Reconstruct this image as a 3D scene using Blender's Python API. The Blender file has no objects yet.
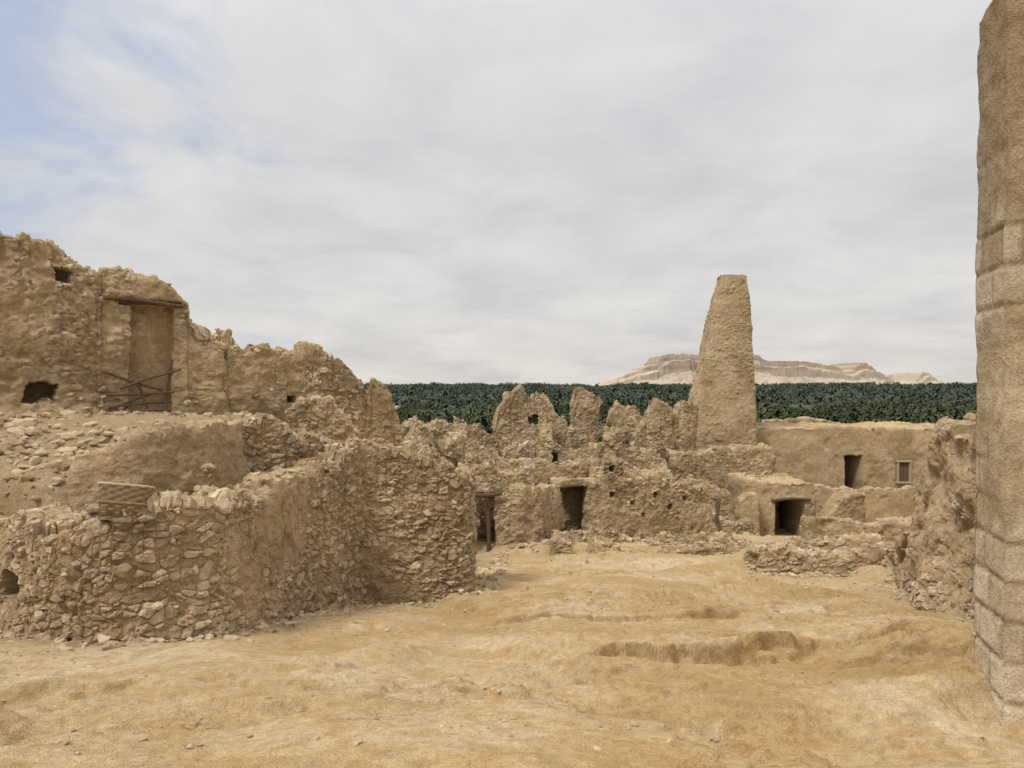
import bpy, bmesh, math, numpy as np
from mathutils import Vector
rng = np.random.default_rng(7)
scene = bpy.context.scene
scene.view_settings.view_transform = 'Standard'
scene.view_settings.look = 'None'
scene.view_settings.exposure = 0

# ------------------------------------------------------------------ noise
def h3(ix, iy, iz, seed):
    n = (ix.astype(np.int64)*374761393 + iy.astype(np.int64)*668265263 + iz.astype(np.int64)*1274126177 + seed*974634777) & 0xFFFFFFFF
    n = ((n ^ (n >> 13))*1274126177) & 0xFFFFFFFF
    n = ((n ^ (n >> 15))*2246822519) & 0xFFFFFFFF
    n = n ^ (n >> 16)
    return (n & 0xFFFFFF)/float(0x1000000)
def vn(P, seed=0):
    F = np.floor(P); f = P-F; f = f*f*(3-2*f); I = F.astype(np.int64)
    r = 0
    for dx in (0, 1):
        for dy in (0, 1):
            for dz in (0, 1):
                w = (f[:, 0] if dx else 1-f[:, 0])*(f[:, 1] if dy else 1-f[:, 1])*(f[:, 2] if dz else 1-f[:, 2])
                r = r + w*h3(I[:, 0]+dx, I[:, 1]+dy, I[:, 2]+dz, seed)
    return r*2-1
def fbm(P, o=4, seed=0):
    r = 0; a = .5
    for k in range(o):
        r = r + a*vn(P*(2.03**k)+k*13.7, seed+k); a *= .5
    return r
def voro(P, seed=0):
    I = np.floor(P).astype(np.int64)
    n = len(P); f1 = np.full(n, 9.); f2 = np.full(n, 9.); cid = np.zeros(n); vec = np.zeros((n, 3))
    for dx in (-1, 0, 1):
        for dy in (-1, 0, 1):
            for dz in (-1, 0, 1):
                cx = I[:, 0]+dx; cy = I[:, 1]+dy; cz = I[:, 2]+dz
                c = np.stack([cx+.1+.8*h3(cx, cy, cz, seed), cy+.1+.8*h3(cx, cy, cz, seed+1), cz+.1+.8*h3(cx, cy, cz, seed+2)], 1)
                v = P-c; d = np.sqrt((v*v).sum(1))
                m = d < f1
                f2 = np.where(m, f1, np.minimum(f2, d))
                cid = np.where(m, h3(cx, cy, cz, seed+3), cid)
                vec[m] = v[m]
                f1 = np.where(m, d, f1)
    return f1, f2, cid, vec
def ss(a, b, x):
    t = np.clip((x-a)/(b-a), 0, 1); return t*t*(3-2*t)

# ------------------------------------------------------------------ mesh helpers
def make_obj(name, V, F, mat, col=None, smooth=True, parent=None):
    V = np.asarray(V, dtype=np.float32); F = np.asarray(F, dtype=np.int32)
    me = bpy.data.meshes.new(name)
    k = F.shape[1]
    me.vertices.add(len(V)); me.vertices.foreach_set('co', V.ravel())
    me.loops.add(F.size); me.loops.foreach_set('vertex_index', F.ravel())
    me.polygons.add(len(F)); me.polygons.foreach_set('loop_start', np.arange(0, F.size, k, dtype=np.int32))
    me.update(calc_edges=True)
    me.polygons.foreach_set('use_smooth', np.full(len(F), smooth))
    if col is not None:
        a = me.color_attributes.new('Col', 'FLOAT_COLOR', 'POINT')
        a.data.foreach_set('color', np.asarray(col, dtype=np.float32).ravel())
    me.materials.append(mat)
    ob = bpy.data.objects.new(name, me)
    scene.collection.objects.link(ob)
    if parent: ob.parent = parent
    return ob
def empty(name, loc=(0, 0, 0)):
    e = bpy.data.objects.new(name, None); e.location = loc; scene.collection.objects.link(e); return e
def vnormals(V, F):
    a = V[F[:, 2]]-V[F[:, 0]]; b = V[F[:, 3]]-V[F[:, 1]]
    n = np.cross(a, b); N = np.zeros_like(V)
    for k in range(4):
        for q in range(3): N[:, q] += np.bincount(F[:, k], n[:, q], len(V))
    return N/np.maximum(np.linalg.norm(N, axis=1, keepdims=True), 1e-9)

# ------------------------------------------------------------------ materials
def nodes(mat):
    mat.use_nodes = True; nt = mat.node_tree; nt.nodes.clear()
    return nt, nt.nodes, nt.links
def mixc(nt, fac, a, b, mode='MIX'):
    m = nt.nodes.new('ShaderNodeMix'); m.data_type = 'RGBA'; m.blend_type = mode
    for s, v in ((0, fac), (6, a), (7, b)):
        if hasattr(v, 'is_output'): nt.links.new(v, m.inputs[s])
        else: m.inputs[s].default_value = v if s == 0 else (*v, 1) if len(v) == 3 else v
    return m.outputs[2]
def math_(nt, op, a, b=0.0):
    m = nt.nodes.new('ShaderNodeMath'); m.operation = op
    for i, v in enumerate((a, b)):
        if hasattr(v, 'is_output'): nt.links.new(v, m.inputs[i])
        else: m.inputs[i].default_value = v
    return m.outputs[0]
def noise(nt, vec, scale, detail=4, rough=.6, dist=0):
    n = nt.nodes.new('ShaderNodeTexNoise'); n.inputs['Scale'].default_value = scale
    n.inputs['Detail'].default_value = detail; n.inputs['Roughness'].default_value = rough; n.inputs['Distortion'].default_value = dist
    nt.links.new(vec, n.inputs['Vector']); return n.outputs['Fac']
def ramp(nt, fac, pts):
    r = nt.nodes.new('ShaderNodeValToRGB'); e = r.color_ramp.elements
    while len(e) < len(pts): e.new(.5)
    for el, (p, c) in zip(e, pts): el.position = p; el.color = (*c, 1)
    nt.links.new(fac, r.inputs[0]); return r.outputs[0]
def finish_mat(nt, col, height=None, dist=.02, rough=.95, bs=1.0):
    b = nt.nodes.new('ShaderNodeBsdfDiffuse'); b.inputs['Roughness'].default_value = .6
    o = nt.nodes.new('ShaderNodeOutputMaterial'); nt.links.new(b.outputs[0], o.inputs[0])
    if hasattr(col, 'is_output'): nt.links.new(col, b.inputs['Color'])
    else: b.inputs['Color'].default_value = (*col, 1)
    if height is not None:
        bp = nt.nodes.new('ShaderNodeBump'); bp.inputs['Distance'].default_value = dist; bp.inputs['Strength'].default_value = bs
        nt.links.new(height, bp.inputs['Height']); nt.links.new(bp.outputs[0], b.inputs['Normal'])

def masonry(name, plaster, s_dark, s_mid, s_light, fine=1.0, vs=9.0, vamt=.5, bd=.03, cb=0.0):
    m = bpy.data.materials.new(name); nt, nn, ll = nodes(m)
    at = nn.new('ShaderNodeVertexColor'); at.layer_name = 'Col'
    sp = nn.new('ShaderNodeSeparateColor'); ll.new(at.outputs[0], sp.inputs[0])
    tc = nn.new('ShaderNodeTexCoord').outputs['Object']
    st = ramp(nt, sp.outputs[0], [(0, s_dark), (.45, s_mid), (.85, s_light), (1, tuple(min(.7, c*1.12) for c in s_light))])
    base = mixc(nt, sp.outputs[1], plaster, st)
    n2 = noise(nt, tc, 8*fine, 4, .74); n3 = noise(nt, tc, 60*fine, 1, .7)
    h = math_(nt, 'ADD', math_(nt, 'MULTIPLY', n2, 1.1), math_(nt, 'MULTIPLY', n3, .35))
    if vamt > 0:
        mp = nn.new('ShaderNodeMapping'); mp.inputs['Scale'].default_value = (vs, vs, vs*1.5); ll.new(tc, mp.inputs[0])
        wv = nn.new('ShaderNodeVectorMath'); wv.operation = 'ADD'; ll.new(mp.outputs[0], wv.inputs[0])
        sc = nn.new('ShaderNodeVectorMath'); sc.operation = 'SCALE'; sc.inputs['Scale'].default_value = 1.4
        cx = nn.new('ShaderNodeCombineXYZ')
        for i, q in enumerate((n2, n2, n2)): ll.new(q, cx.inputs[i])
        ll.new(cx.outputs[0], sc.inputs[0]); ll.new(sc.outputs[0], wv.inputs[1])
        vo = nn.new('ShaderNodeTexVoronoi'); vo.inputs['Scale'].default_value = 1; ll.new(wv.outputs[0], vo.inputs['Vector'])
        chip = ramp(nt, vo.outputs['Distance'], [(.30, (1, 1, 1)), (.60, (0, 0, 0))])
        sv = nn.new('ShaderNodeSeparateColor'); ll.new(vo.outputs['Color'], sv.inputs[0])
        tint = ramp(nt, sv.outputs[0], [(0, (.74, .725, .70)), (.5, (.98, .98, .97)), (1, (1.24, 1.24, 1.23))])
        base = mixc(nt, math_(nt, 'MULTIPLY', chip, vamt), base, mixc(nt, 1, base, tint, 'MULTIPLY'))
        if cb: h = math_(nt, 'ADD', h, math_(nt, 'MULTIPLY', math_(nt, 'MULTIPLY', chip, sv.outputs[1]), cb))
    f1 = ramp(nt, at.outputs['Alpha'], [(.25, (.80, .775, .74)), (.5, (1, .985, .96)), (.75, (1.12, 1.12, 1.13))])
    f2 = ramp(nt, n2, [(.3, (.76, .745, .72)), (.7, (1.16, 1.155, 1.15))])
    f3 = ramp(nt, n3, [(.3, (.80, .79, .77)), (.7, (1.15, 1.15, 1.15))])
    c = mixc(nt, 1, base, f1, 'MULTIPLY'); c = mixc(nt, 1, c, f2, 'MULTIPLY'); c = mixc(nt, 1, c, f3, 'MULTIPLY')
    c = mixc(nt, sp.outputs[2], c, (.010, .008, .006))  # blue channel: painted shade, blends recesses to near black
    finish_mat(nt, c, h, bd)
    return m
M_RUB = masonry('rubble_masonry', (.42, .315, .19), (.29, .215, .13), (.44, .345, .22), (.58, .485, .34), 1, 11, 0, .03)
M_PLA = masonry('mud_plaster', (.45, .34, .205), (.33, .245, .145), (.46, .36, .225), (.57, .47, .32), 1, 8, .5, .03, .4)
M_FAR = masonry('old_mudbrick', (.42, .32, .195), (.27, .20, .12), (.43, .34, .215), (.58, .48, .335), .6, 5.5, 1.0, .05, .9)
M_ASH = masonry('weathered_limestone', (.41, .315, .20), (.47, .375, .25), (.56, .465, .33), (.65, .57, .44), 1, 14, 0, .022)
M_MIN = masonry('minaret_mudbrick', (.42, .32, .20), (.36, .27, .16), (.43, .33, .205), (.49, .385, .245), .7, 5.5, .6, .03, .4)

def wood_mat():
    m = bpy.data.materials.new('weathered_palm_wood'); nt, nn, ll = nodes(m)
    tc = nn.new('ShaderNodeTexCoord').outputs['Object']
    n = noise(nt, tc, 30, 5, .7)
    c = ramp(nt, n, [(.3, (.07, .045, .028)), (.7, (.22, .155, .10))])
    finish_mat(nt, c, n, .02); return m
M_WOOD = wood_mat()
def flat(name, c, r=.9):
    m = bpy.data.materials.new(name); nt, nn, ll = nodes(m)
    tc = nn.new('ShaderNodeTexCoord').outputs['Object']
    n = noise(nt, tc, 14, 4)
    cc = ramp(nt, n, [(.3, tuple(x*.75 for x in c)), (.7, tuple(x*1.2 for x in c))])
    finish_mat(nt, cc, n, .01, r); return m
M_FRAME = flat('bleached_window_frame', (.40, .33, .23))
M_SHUT = flat('brown_shutter_wood', (.15, .095, .06))

# ------------------------------------------------------------------ terrain
YT = [-60, -10, 0, 3, 4, 6, 9, 15, 19, 25, 35, 38, 45, 55, 70, 110, 150, 9000]
ZT = [-1.5, -1.4, -1.6, -1.87, -2.05, -2.5, -3.18, -4.3, -4.95, -5.85, -7.35, -7.8, -8.0, -9.5, -14, -24, -26, -26]
def gh(X, Y):
    X = np.asarray(X, float); Y = np.asarray(Y, float)
    base = np.interp(Y, YT, ZT)
    base = base + .12*ss(-1, -5, X)*ss(5, 9, Y)*ss(20, 14, Y)
    yb = np.interp(X, [-14, -6.43, -4.5, -3.69, -3.14, -2.70, -2.45], [11.5, 9.3, 8.3, 8.8, 11.5, 12.8, 45])
    pl = np.interp(Y, [8, 9.3, 10.5, 13, 16, 20, 23, 30], [-1.95, -1.62, -1.22, -.80, -.75, -1.0, -2.6, -6])
    pl = pl - .45*ss(-6.2, -4.8, X) - .5*ss(-5, -3, X)*ss(12, 15, Y)
    m = ss(.15, .5, Y-yb)
    z = base*(1-m)+np.maximum(pl, base)*m
    xj = np.interp(Y, [4, 9, 10.3, 13, 18, 24], [6.5, 6.3, 6.5, 7.4, 9.4, 13])
    z = z + 1.2*ss(.3, .8, X-xj)*ss(7, 9.5, Y)*ss(22, 15, Y)
    z = z + .30*np.exp(-((X-4.35)/.75)**2-((Y-7.4)/1.2)**2)
    r = np.hypot(X, Y-15)
    k = ss(55, 120, r); z = z*(1-k)-26*k
    return z
def gdetail(X, Y):
    P = np.stack([X, Y, 0*X], 1)
    near = ss(60, 30, np.hypot(X, Y))
    onpl = ss(-4.4, -5.5, X)*ss(8.6, 9.5, Y)
    a = .11*fbm(P*.45, 4, 3) + .05*fbm(P*1.5, 4, 5) + .016*fbm(P*7, 3, 8) + .12*onpl*fbm(P*1.3, 4, 77)
    w = fbm(P*np.array([.30, .70, 1])+4.2+.30*fbm(P*1.8, 4, 2)[:, None], 4, 21)
    led = 0
    for t in (-.26, -.18, -.10, -.03, .05, .13, .22):
        led = led+.042*ss(t, t+.016, w)
    patch = ss(-.10, .15, fbm(P*.28+9, 3, 33)+.25*ss(-1.5, 1.5, X)-.05)
    ylw = fbm(np.stack([X*1.3, 0*X, 0*X], 1), 5, 44)
    yl = 7.6+.8*ylw + .05*(X-2)**2
    ml = .18*ss(0, .05, Y-yl)*ss(.5, 1.2, X)*ss(3.8, 2.8, X)*ss(10.5, 8, Y)
    yl2 = 10.5+1.2*fbm(np.stack([X*.9, 0*X, 0*X], 1), 5, 47)
    ml2 = .10*ss(0, .08, Y-yl2)*ss(-.8, .5, X)*ss(4.2, 2.3, X)*ss(15, 11, Y)
    oc = np.exp(-((X-4.35)/.85)**2-((Y-7.3)/1.6)**2)+.6*np.exp(-((X-2.4)/1.0)**2-((Y-7.7)/.6)**2)
    roughp = ss(.06, .22, fbm(P*.8+31, 3, 55))*ss(26, 16, Y)*ss(2.5, 3.5, Y)*.30
    ex = np.zeros(len(X)); sel = np.where((oc > .02) | (onpl > .02) | (roughp > .01))[0]
    if len(sel):
        Ps = P[sel]
        f1, f2, cid, _ = voro(Ps*np.array([1.6, 3.2, 1])+.6*fbm(Ps*2, 3, 4)[:, None], 61)
        f1b, f2b, cidb, _ = voro(Ps*np.array([5, 8., 1])+.7*fbm(Ps*4, 3, 4)[:, None], 63)
        ex[sel] = oc[sel]*(.22*(cid-.5)+.09*ss(0, .18, f2-f1)+.06*(cidb-.5)) + (.10*onpl[sel]+.10*roughp[sel])*(cidb-.3)*ss(.0, .25, f2b-f1b)
    return (a+led*patch*(1-onpl)+ml+ml2+ex)*near, patch

def axis(lo, a, b, hi, d, g):
    c = list(np.arange(a, b, d)); s = d; x = c[-1]
    while x < hi: s *= g; x += s; c.append(x)
    s = d; x = c[0]; l = []
    while x > lo: s *= g; x -= s; l.append(x)
    return np.array(l[::-1]+c)
xs = axis(-7000, -5.5, 5.5, 7000, .031, 1.035); ys = axis(-80, 3.2, 12, 9000, .030, 1.025)
GX, GY = np.meshgrid(xs, ys); gx = GX.ravel(); gy = GY.ravel()
d, patch = gdetail(gx, gy)
V = np.stack([gx, gy, gh(gx, gy)+d], 1)
nx = len(xs); ny = len(ys)
ii, jj = np.meshgrid(np.arange(nx-1), np.arange(ny-1)); b = (jj*nx+ii).ravel()
F = np.stack([b, b+1, b+nx+1, b+nx], 1)
m = bpy.data.materials.new('sandy_bedrock'); nt, nn, ll = nodes(m)
tc = nn.new('ShaderNodeTexCoord').outputs['Object']
geo = nn.new('ShaderNodeNewGeometry'); sep = nn.new('ShaderNodeSeparateXYZ'); ll.new(geo.outputs['Normal'], sep.inputs[0])
n1 = noise(nt, tc, .55, 5, .68, .3); n2 = noise(nt, tc, 2.2, 6, .74, .2); n3 = noise(nt, tc, 14, 4, .76); n4 = noise(nt, tc, 110, 1, .6)
c = ramp(nt, n1, [(.32, (.41, .28, .13)), (.44, (.47, .34, .18)), (.55, (.53, .41, .245)), (.70, (.62, .515, .35))])
orange = ramp(nt, n2, [(.50, (0, 0, 0)), (.60, (1, 1, 1))])
c = mixc(nt, math_(nt, 'MULTIPLY', orange, .55), c, (.42, .26, .105))
dark = ramp(nt, n2, [(.36, (1, 1, 1)), (.46, (0, 0, 0))])
c = mixc(nt, math_(nt, 'MULTIPLY', dark, .5), c, (.34, .25, .145))
steep = ramp(nt, sep.outputs[2], [(.60, (1, 1, 1)), (.97, (0, 0, 0))])
c = mixc(nt, math_(nt, 'MULTIPLY', steep, .65), c, (.31, .195, .085))
ps = nn.new('ShaderNodeSeparateXYZ'); ll.new(geo.outputs['Position'], ps.inputs[0])
# decayed mud and stone dust on the raised ruin platform
dus = math_(nt, 'MULTIPLY', ramp(nt, math_(nt, 'MULTIPLY', ps.outputs[0], -.1), [(.40, (0, 0, 0)), (.50, (1, 1, 1))]),
            ramp(nt, math_(nt, 'MULTIPLY', ps.outputs[1], .05), [(.44, (0, 0, 0)), (.48, (1, 1, 1))]))
c = mixc(nt, math_(nt, 'MULTIPLY', dus, .85), c, (.41, .31, .185))
c = mixc(nt, 1, c, ramp(nt, n3, [(.3, (.78, .765, .74)), (.7, (1.14, 1.14, 1.14))]), 'MULTIPLY')
c = mixc(nt, 1, c, ramp(nt, n4, [(.3, (.82, .81, .80)), (.7, (1.13, 1.13, 1.13))]), 'MULTIPLY')
farf = ramp(nt, math_(nt, 'DIVIDE', ps.outputs[1], 400.0), [(.2, (0, 0, 0)), (.35, (1, 1, 1))])
c = mixc(nt, farf, c, (.06, .075, .045))
h = math_(nt, 'ADD', math_(nt, 'MULTIPLY', n3, 1.0), math_(nt, 'MULTIPLY', n4, .25))
finish_mat(nt, c, h, .045)
make_obj('ground', V, F, m)

# ------------------------------------------------------------------ rocks
def ico(sub):
    bm = bmesh.new(); bmesh.ops.create_icosphere(bm, subdivisions=sub, radius=1)
    v = np.array([x.co[:] for x in bm.verts]); f = np.array([[q.index for q in x.verts] for x in bm.faces]); bm.free(); return v, f
ROCKV = {}
for sub in (1, 2):
    v, f = ico(sub); L = []
    for k in range(16):
        w = v.copy()
        for q in range(11):
            nrm = rng.normal(size=3); nrm /= np.linalg.norm(nrm); dd = rng.uniform(.42, .8)
            e = w@nrm-dd; w = w-np.outer(np.maximum(e, 0), nrm)
        w = w*(1+.10*fbm(v*2+k*3.1, 3, k)[:, None])*1.25
        L.append(w)
    ROCKV[sub] = (L, f)
def rocks(name, C, S, mat, sub=1, parent=None, flatz=.72, smooth=False):
    L, f = ROCKV[sub]; n = len(C)
    if n == 0: return
    idx = rng.integers(0, 16, n); base = np.stack(L)[idx]
    sc = np.stack([rng.uniform(.8, 1.3, n), rng.uniform(.7, 1.1, n), rng.uniform(.6, 1.1, n)*flatz], 1)*np.asarray(S)[:, None]
    base = base*sc[:, None, :]
    a = rng.uniform(0, 2*math.pi, n); tl = rng.normal(0, .25, n)
    ca, sa = np.cos(a), np.sin(a); ct, st = np.cos(tl), np.sin(tl)
    x = base[:, :, 0]*ct[:, None]-base[:, :, 2]*st[:, None]; z = base[:, :, 0]*st[:, None]+base[:, :, 2]*ct[:, None]; y = base[:, :, 1]
    X = x*ca[:, None]-y*sa[:, None]; Y = x*sa[:, None]+y*ca[:, None]
    V = np.stack([X, Y, z], 2)+np.asarray(C)[:, None, :]
    nv = base.shape[1]
    F = (f[None]+(np.arange(n)*nv)[:, None, None]).reshape(-1, 3)
    col = np.ones((n, nv, 4)); col[:, :, 0] = rng.uniform(.2, 1, n)[:, None]; col[:, :, 1] = .85; col[:, :, 2] = 0; col[:, :, 3] = .5
    return make_obj(name, V.reshape(-1, 3), F, mat, col.reshape(-1, 4), smooth, parent)

# ------------------------------------------------------------------ walls
def surface(name, V, F, mat, u=None, mode='rubble', stone=(.22, .14), amp=.04, big=.06, plaster=.3, seed=0, skip=None, parent=None, recess_shade=None, hi=True, smooth=True, wearz=None):
    Nn = vnormals(V, F)
    sx, sz = stone
    ws = 1.1/(sx/.2)
    warp = np.stack([fbm(V*ws*2.2+9, 2, seed+71), fbm(V*ws*2.2+19, 2, seed+72), fbm(V*ws*2.2+29, 2, seed+73)], 1)
    if mode == 'rubble':
        Q = V/np.array([sx, sx, sz])+warp*1.2
        f1, f2, cid, vec = voro(Q, seed+5)
        if hi:
            _, g2, cid2, vec2 = voro(Q*2.1+5, seed+6)
        else: cid2 = .5
        z0 = np.zeros(len(V), np.int64)
        small = ss(.45, .55, h3(np.floor(cid*997).astype(np.int64), z0, z0, 5))
        edge = ss(.03, .16, f2-f1)
        tilt = vec@np.array([.4, -.3, .7])*(cid-.5)*1.8
        sub = (cid2-.5)*.9*small+.2*(cid2-.5)
        pm = np.clip(ss(-.10, .10, fbm(V*.55+3.3, 4, seed+11)*.9+.45*fbm(V*2.7, 3, seed+12)+(plaster-.5)), 0, 1)
        st = edge*(.45+1.1*(cid-.35))+tilt*.8*edge+sub
        fine = fbm(V*7/(sx/.2), 3, seed+2)
        crumb = ss(.12, .3, fbm(V*1.6+8, 3, seed+51))
        disp = amp*(st*(1-pm)+pm*(.6+.28*st))+big*fbm(V*.8, 4, seed+9)*1.3+amp*.9*fine-amp*1.4*crumb*pm
        G = edge*(1-pm*.8)*(.6+.4*ss(.15, .4, cid))
    else:
        bw, bh = stone
        rz = V[:, 2]/bh+.06*warp[:, 0]
        row = np.floor(rz); fr = rz-row
        uu = u/bw+.5*(row % 2)+.37*h3(row, row, row, 3)+.05*warp[:, 1]; cu = np.floor(uu); fu = uu-cu
        cid = h3(cu, row, row, seed)
        e = np.minimum(np.minimum(fu, 1-fu)*bw, np.minimum(fr, 1-fr)*bh)
        edge = ss(.0, .08*bh+.010, e)
        bias = plaster-.5
        if wearz is not None: bias = bias+wearz*ss(-1.9, -.6, V[:, 2])
        wear = ss(-.1, .25, fbm(V*1.3, 4, seed+31)+bias)
        disp = amp*(edge*(1-.85*wear)+.7*(cid-.5)*(1-wear*.7))+big*fbm(V*1.1, 5, seed+9)+amp*1.5*wear*fbm(V*5, 5, seed+4)
        G = edge*(1-wear*.8)
    if skip is not None: disp = disp*(1-.6*skip)
    V2 = V+Nn*disp[:, None]
    al = .5+.9*fbm(V*.9+40, 4, 99)
    col = np.stack([np.clip(cid*.9+.05, 0, 1), np.clip(G, 0, 1), np.zeros(len(V)) if recess_shade is None else recess_shade, np.clip(al, 0, 1)], 1)
    ob = make_obj(name, V2, F, mat, col, smooth, parent)
    return ob, V2, Nn, G

def wall(name, path, thick=.6, step=.07, mat=None, stone=(.24, .16), amp=.045, big=.08, jag=.15, plaster=.3, batter=.04,
         zb=None, recess=(), seed=0, mode='rubble', extra=0.0, parent=None, esub=1, wob=.08, lidrub=.6, wearz=None):
    mat = mat or M_RUB
    p = np.array(path, float)
    L = np.r_[0, np.cumsum(np.hypot(*np.diff(p[:, :2], axis=0).T))]
    n = int(math.ceil(L[-1]/step))+1
    s = np.linspace(0, L[-1], n)
    x = np.interp(s, L, p[:, 0]); y = np.interp(s, L, p[:, 1]); zt = np.interp(s, L, p[:, 2])
    k = max(1, int(.15/step)); ker = np.ones(2*k+1)/(2*k+1)
    def smt(a): return np.convolve(np.pad(a, k, mode='reflect', reflect_type='odd'), ker, 'valid')
    x = smt(x); y = smt(y)
    tx = np.gradient(x); ty = np.gradient(y); tl = np.hypot(tx, ty); tx /= tl; ty /= tl
    nxv, nyv = -ty, tx
    if wob:
        w = wob*fbm(np.stack([s*.7, s*0+seed, s*0], 1), 3, seed+1)*1.5; x = x+nxv*w; y = y+nyv*w
    Mw = min(26, max(3, int(math.ceil(thick/step))+1))
    tj = np.linspace(0, thick, Mw)
    LX = x[:, None]+nxv[:, None]*tj; LY = y[:, None]+nyv[:, None]*tj
    SS = np.repeat(s[:, None], Mw, 1); TT = np.repeat(tj[None], n, 0)
    def cells(sc, sd):
        q = np.stack([SS.ravel()/(stone[0]*sc), TT.ravel()/(stone[0]*sc*1.3), np.full(n*Mw, seed*3.1)], 1)
        return voro(q, sd)[2].reshape(n, Mw)-.5
    nb = fbm(np.stack([SS.ravel()*1.0, TT.ravel()*.5, SS.ravel()*0+seed], 1), 5, seed+44).reshape(n, Mw)
    LZ = np.repeat(zt[:, None], Mw, 1)+jag*(.95*cells(2.4, seed+40)+.7*cells(1.0, seed+41)+1.5*nb)
    ids = np.arange(n*Mw).reshape(n, Mw)
    lid = np.stack([ids[:-1, :-1], ids[1:, :-1], ids[1:, 1:], ids[:-1, 1:]], 2).reshape(-1, 4)
    loop = [(i, 0) for i in range(n)]+[(n-1, j) for j in range(1, Mw)]+[(i, Mw-1) for i in range(n-2, -1, -1)]+[(0, j) for j in range(Mw-2, 0, -1)]
    li = np.array([a for a, _ in loop]); lj = np.array([c for _, c in loop]); K = len(loop)
    ox = np.zeros(K); oy = np.zeros(K)
    f_ = lj == 0; ox[f_] -= nxv[li[f_]]; oy[f_] -= nyv[li[f_]]
    f_ = lj == Mw-1; ox[f_] += nxv[li[f_]]; oy[f_] += nyv[li[f_]]
    f_ = li == n-1; ox[f_] += tx[-1]*.6; oy[f_] += ty[-1]*.6
    f_ = li == 0; ox[f_] -= tx[0]*.6; oy[f_] -= ty[0]*.6
    BX = LX[li, lj]; BY = LY[li, lj]; BZ = LZ[li, lj]
    if zb is None:
        bz = gh(BX+ox*.25, BY+oy*.25)-.35
        bz = np.minimum(bz, gh(BX, BY)-.3)
    else: bz = np.full(K, float(zb))
    bz = np.minimum(bz, BZ-.2)
    R = min(260, max(3, int(math.ceil((BZ-bz).max()/step))))
    V = [np.stack([LX.ravel(), LY.ravel(), LZ.ravel()], 1)]; rows = [ids[li, lj]]
    per = np.r_[0, np.cumsum(np.hypot(np.diff(BX), np.diff(BY)))]; U = [SS.ravel()]
    endm = ((li == 0) | (li == n-1)).astype(float)
    if mode != 'rubble': endm *= 0
    for r in range(1, R+1):
        t = r/R; z = BZ*(1-t)+bz*t; hh = BZ-z
        rg = jag*1.1*fbm(np.stack([BX*.5, BY*.5, z*2.2], 1), 4, seed+60)*endm
        V.append(np.stack([BX+ox*(batter*hh+rg), BY+oy*(batter*hh+rg), z], 1)); U.append(per)
        rows.append(n*Mw+(r-1)*K+np.arange(K))
    V = np.concatenate(V); U = np.concatenate(U)
    F = [lid]
    for r in range(R):
        a = rows[r]; c = rows[r+1]
        F.append(np.stack([c, np.roll(c, -1), np.roll(a, -1), a], 1))
    F = np.concatenate(F)
    push = np.zeros((len(V), 3)); skip = np.zeros(len(V)); recess_shade = np.zeros(len(V))
    if recess:
        isf = np.zeros(len(V), bool); ci = np.zeros(len(V), int)
        for r in range(1, R+1): isf[rows[r][lj == 0]] = True
        for r in range(1, R+1): ci[rows[r]] = li
        for (x0, x1, z0, z1, dep, rough) in recess:
            wx = rough*fbm(V*3.1, 3, 77); wz = rough*fbm(V*3.1+5, 3, 78)
            mk = isf & (V[:, 0]+wx > x0) & (V[:, 0]+wx < x1) & (V[:, 2]+wz > z0) & (V[:, 2]+wz < z1)
            push[mk, 0] = nxv[ci[mk]]*dep; push[mk, 1] = nyv[ci[mk]]*dep; skip[mk] = 1
            recess_shade[mk] = 1 if dep > 2 else (.45 if dep < .65 and (x1-x0) < .6 else 0)  # interior shade painted into deep doorways, weaker in small holes
    ob, V2, Nn, G = surface(name, V, F, mat, U, mode, stone, amp, big, plaster, seed, skip, parent, recess_shade, step < .045, not (mode == 'rubble' and plaster < .7), wearz)
    if recess:
        V3 = V2+push; ob.data.vertices.foreach_set('co', V3.astype(np.float32).ravel()); ob.data.update()
    if extra > 0:
        area = thick*L[-1]
        nl = int(area/(stone[0]**2)*lidrub*extra*1.3); C = V2[rng.integers(0, n*Mw, nl)]
        face = np.concatenate([rw[lj == 0] for rw in rows[1:]]+[rw[li == n-1] for rw in rows[1:]]+[rw[li == 0] for rw in rows[1:]])
        face = face[(G[face] > .45) & (skip[face] < .5)]
        nf = int(L[-1]*(BZ-bz).mean()/(stone[0]*stone[1])*.14*extra)
        if len(face) and nf:
            fc = face[rng.integers(0, len(face), nf)]; C = np.concatenate([C, V2[fc]-Nn[fc]*stone[0]*.12])
        S = rng.uniform(.18, .52, len(C))*stone[0]
        S[:nl] *= rng.uniform(.6, 1.35, nl)
        rocks('loose_stones', C, S, M_RUB, esub, ob)
    return ob

# near-left
wall('rubble_retaining_wall', [(-9.5, 10.6, -1.5), (-7.5, 9.8, -1.62), (-6.43, 9.3, -1.70), (-5.4, 8.6, -1.72), (-4.5, 8.3, -1.64), (-3.69, 8.8, -1.50), (-3.3, 10.3, -1.55), (-3.14, 11.5, -1.42), (-2.85, 12.3, -1.20), (-2.66, 12.9, -1.10)],
     .55, .018, M_RUB, (.165, .105), .044, .12, .19, .46, .05, recess=[(-6.25, -5.85, -2.6, -2.3, .45, .12)], seed=1, extra=1.0, esub=2)
wall('rubble_wall', [(-2.72, 12.9, -1.12), (-2.3, 13.0, -1.2), (-1.7, 13.2, -1.38), (-1.1, 13.35, -1.6), (-.78, 13.55, -1.75), (-.8, 14.2, -1.7), (-.95, 16.0, -2.0)],
     .5, .021, M_RUB, (.17, .10), .05, .10, .18, .36, .01, seed=2, extra=1.0, esub=2)
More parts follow.
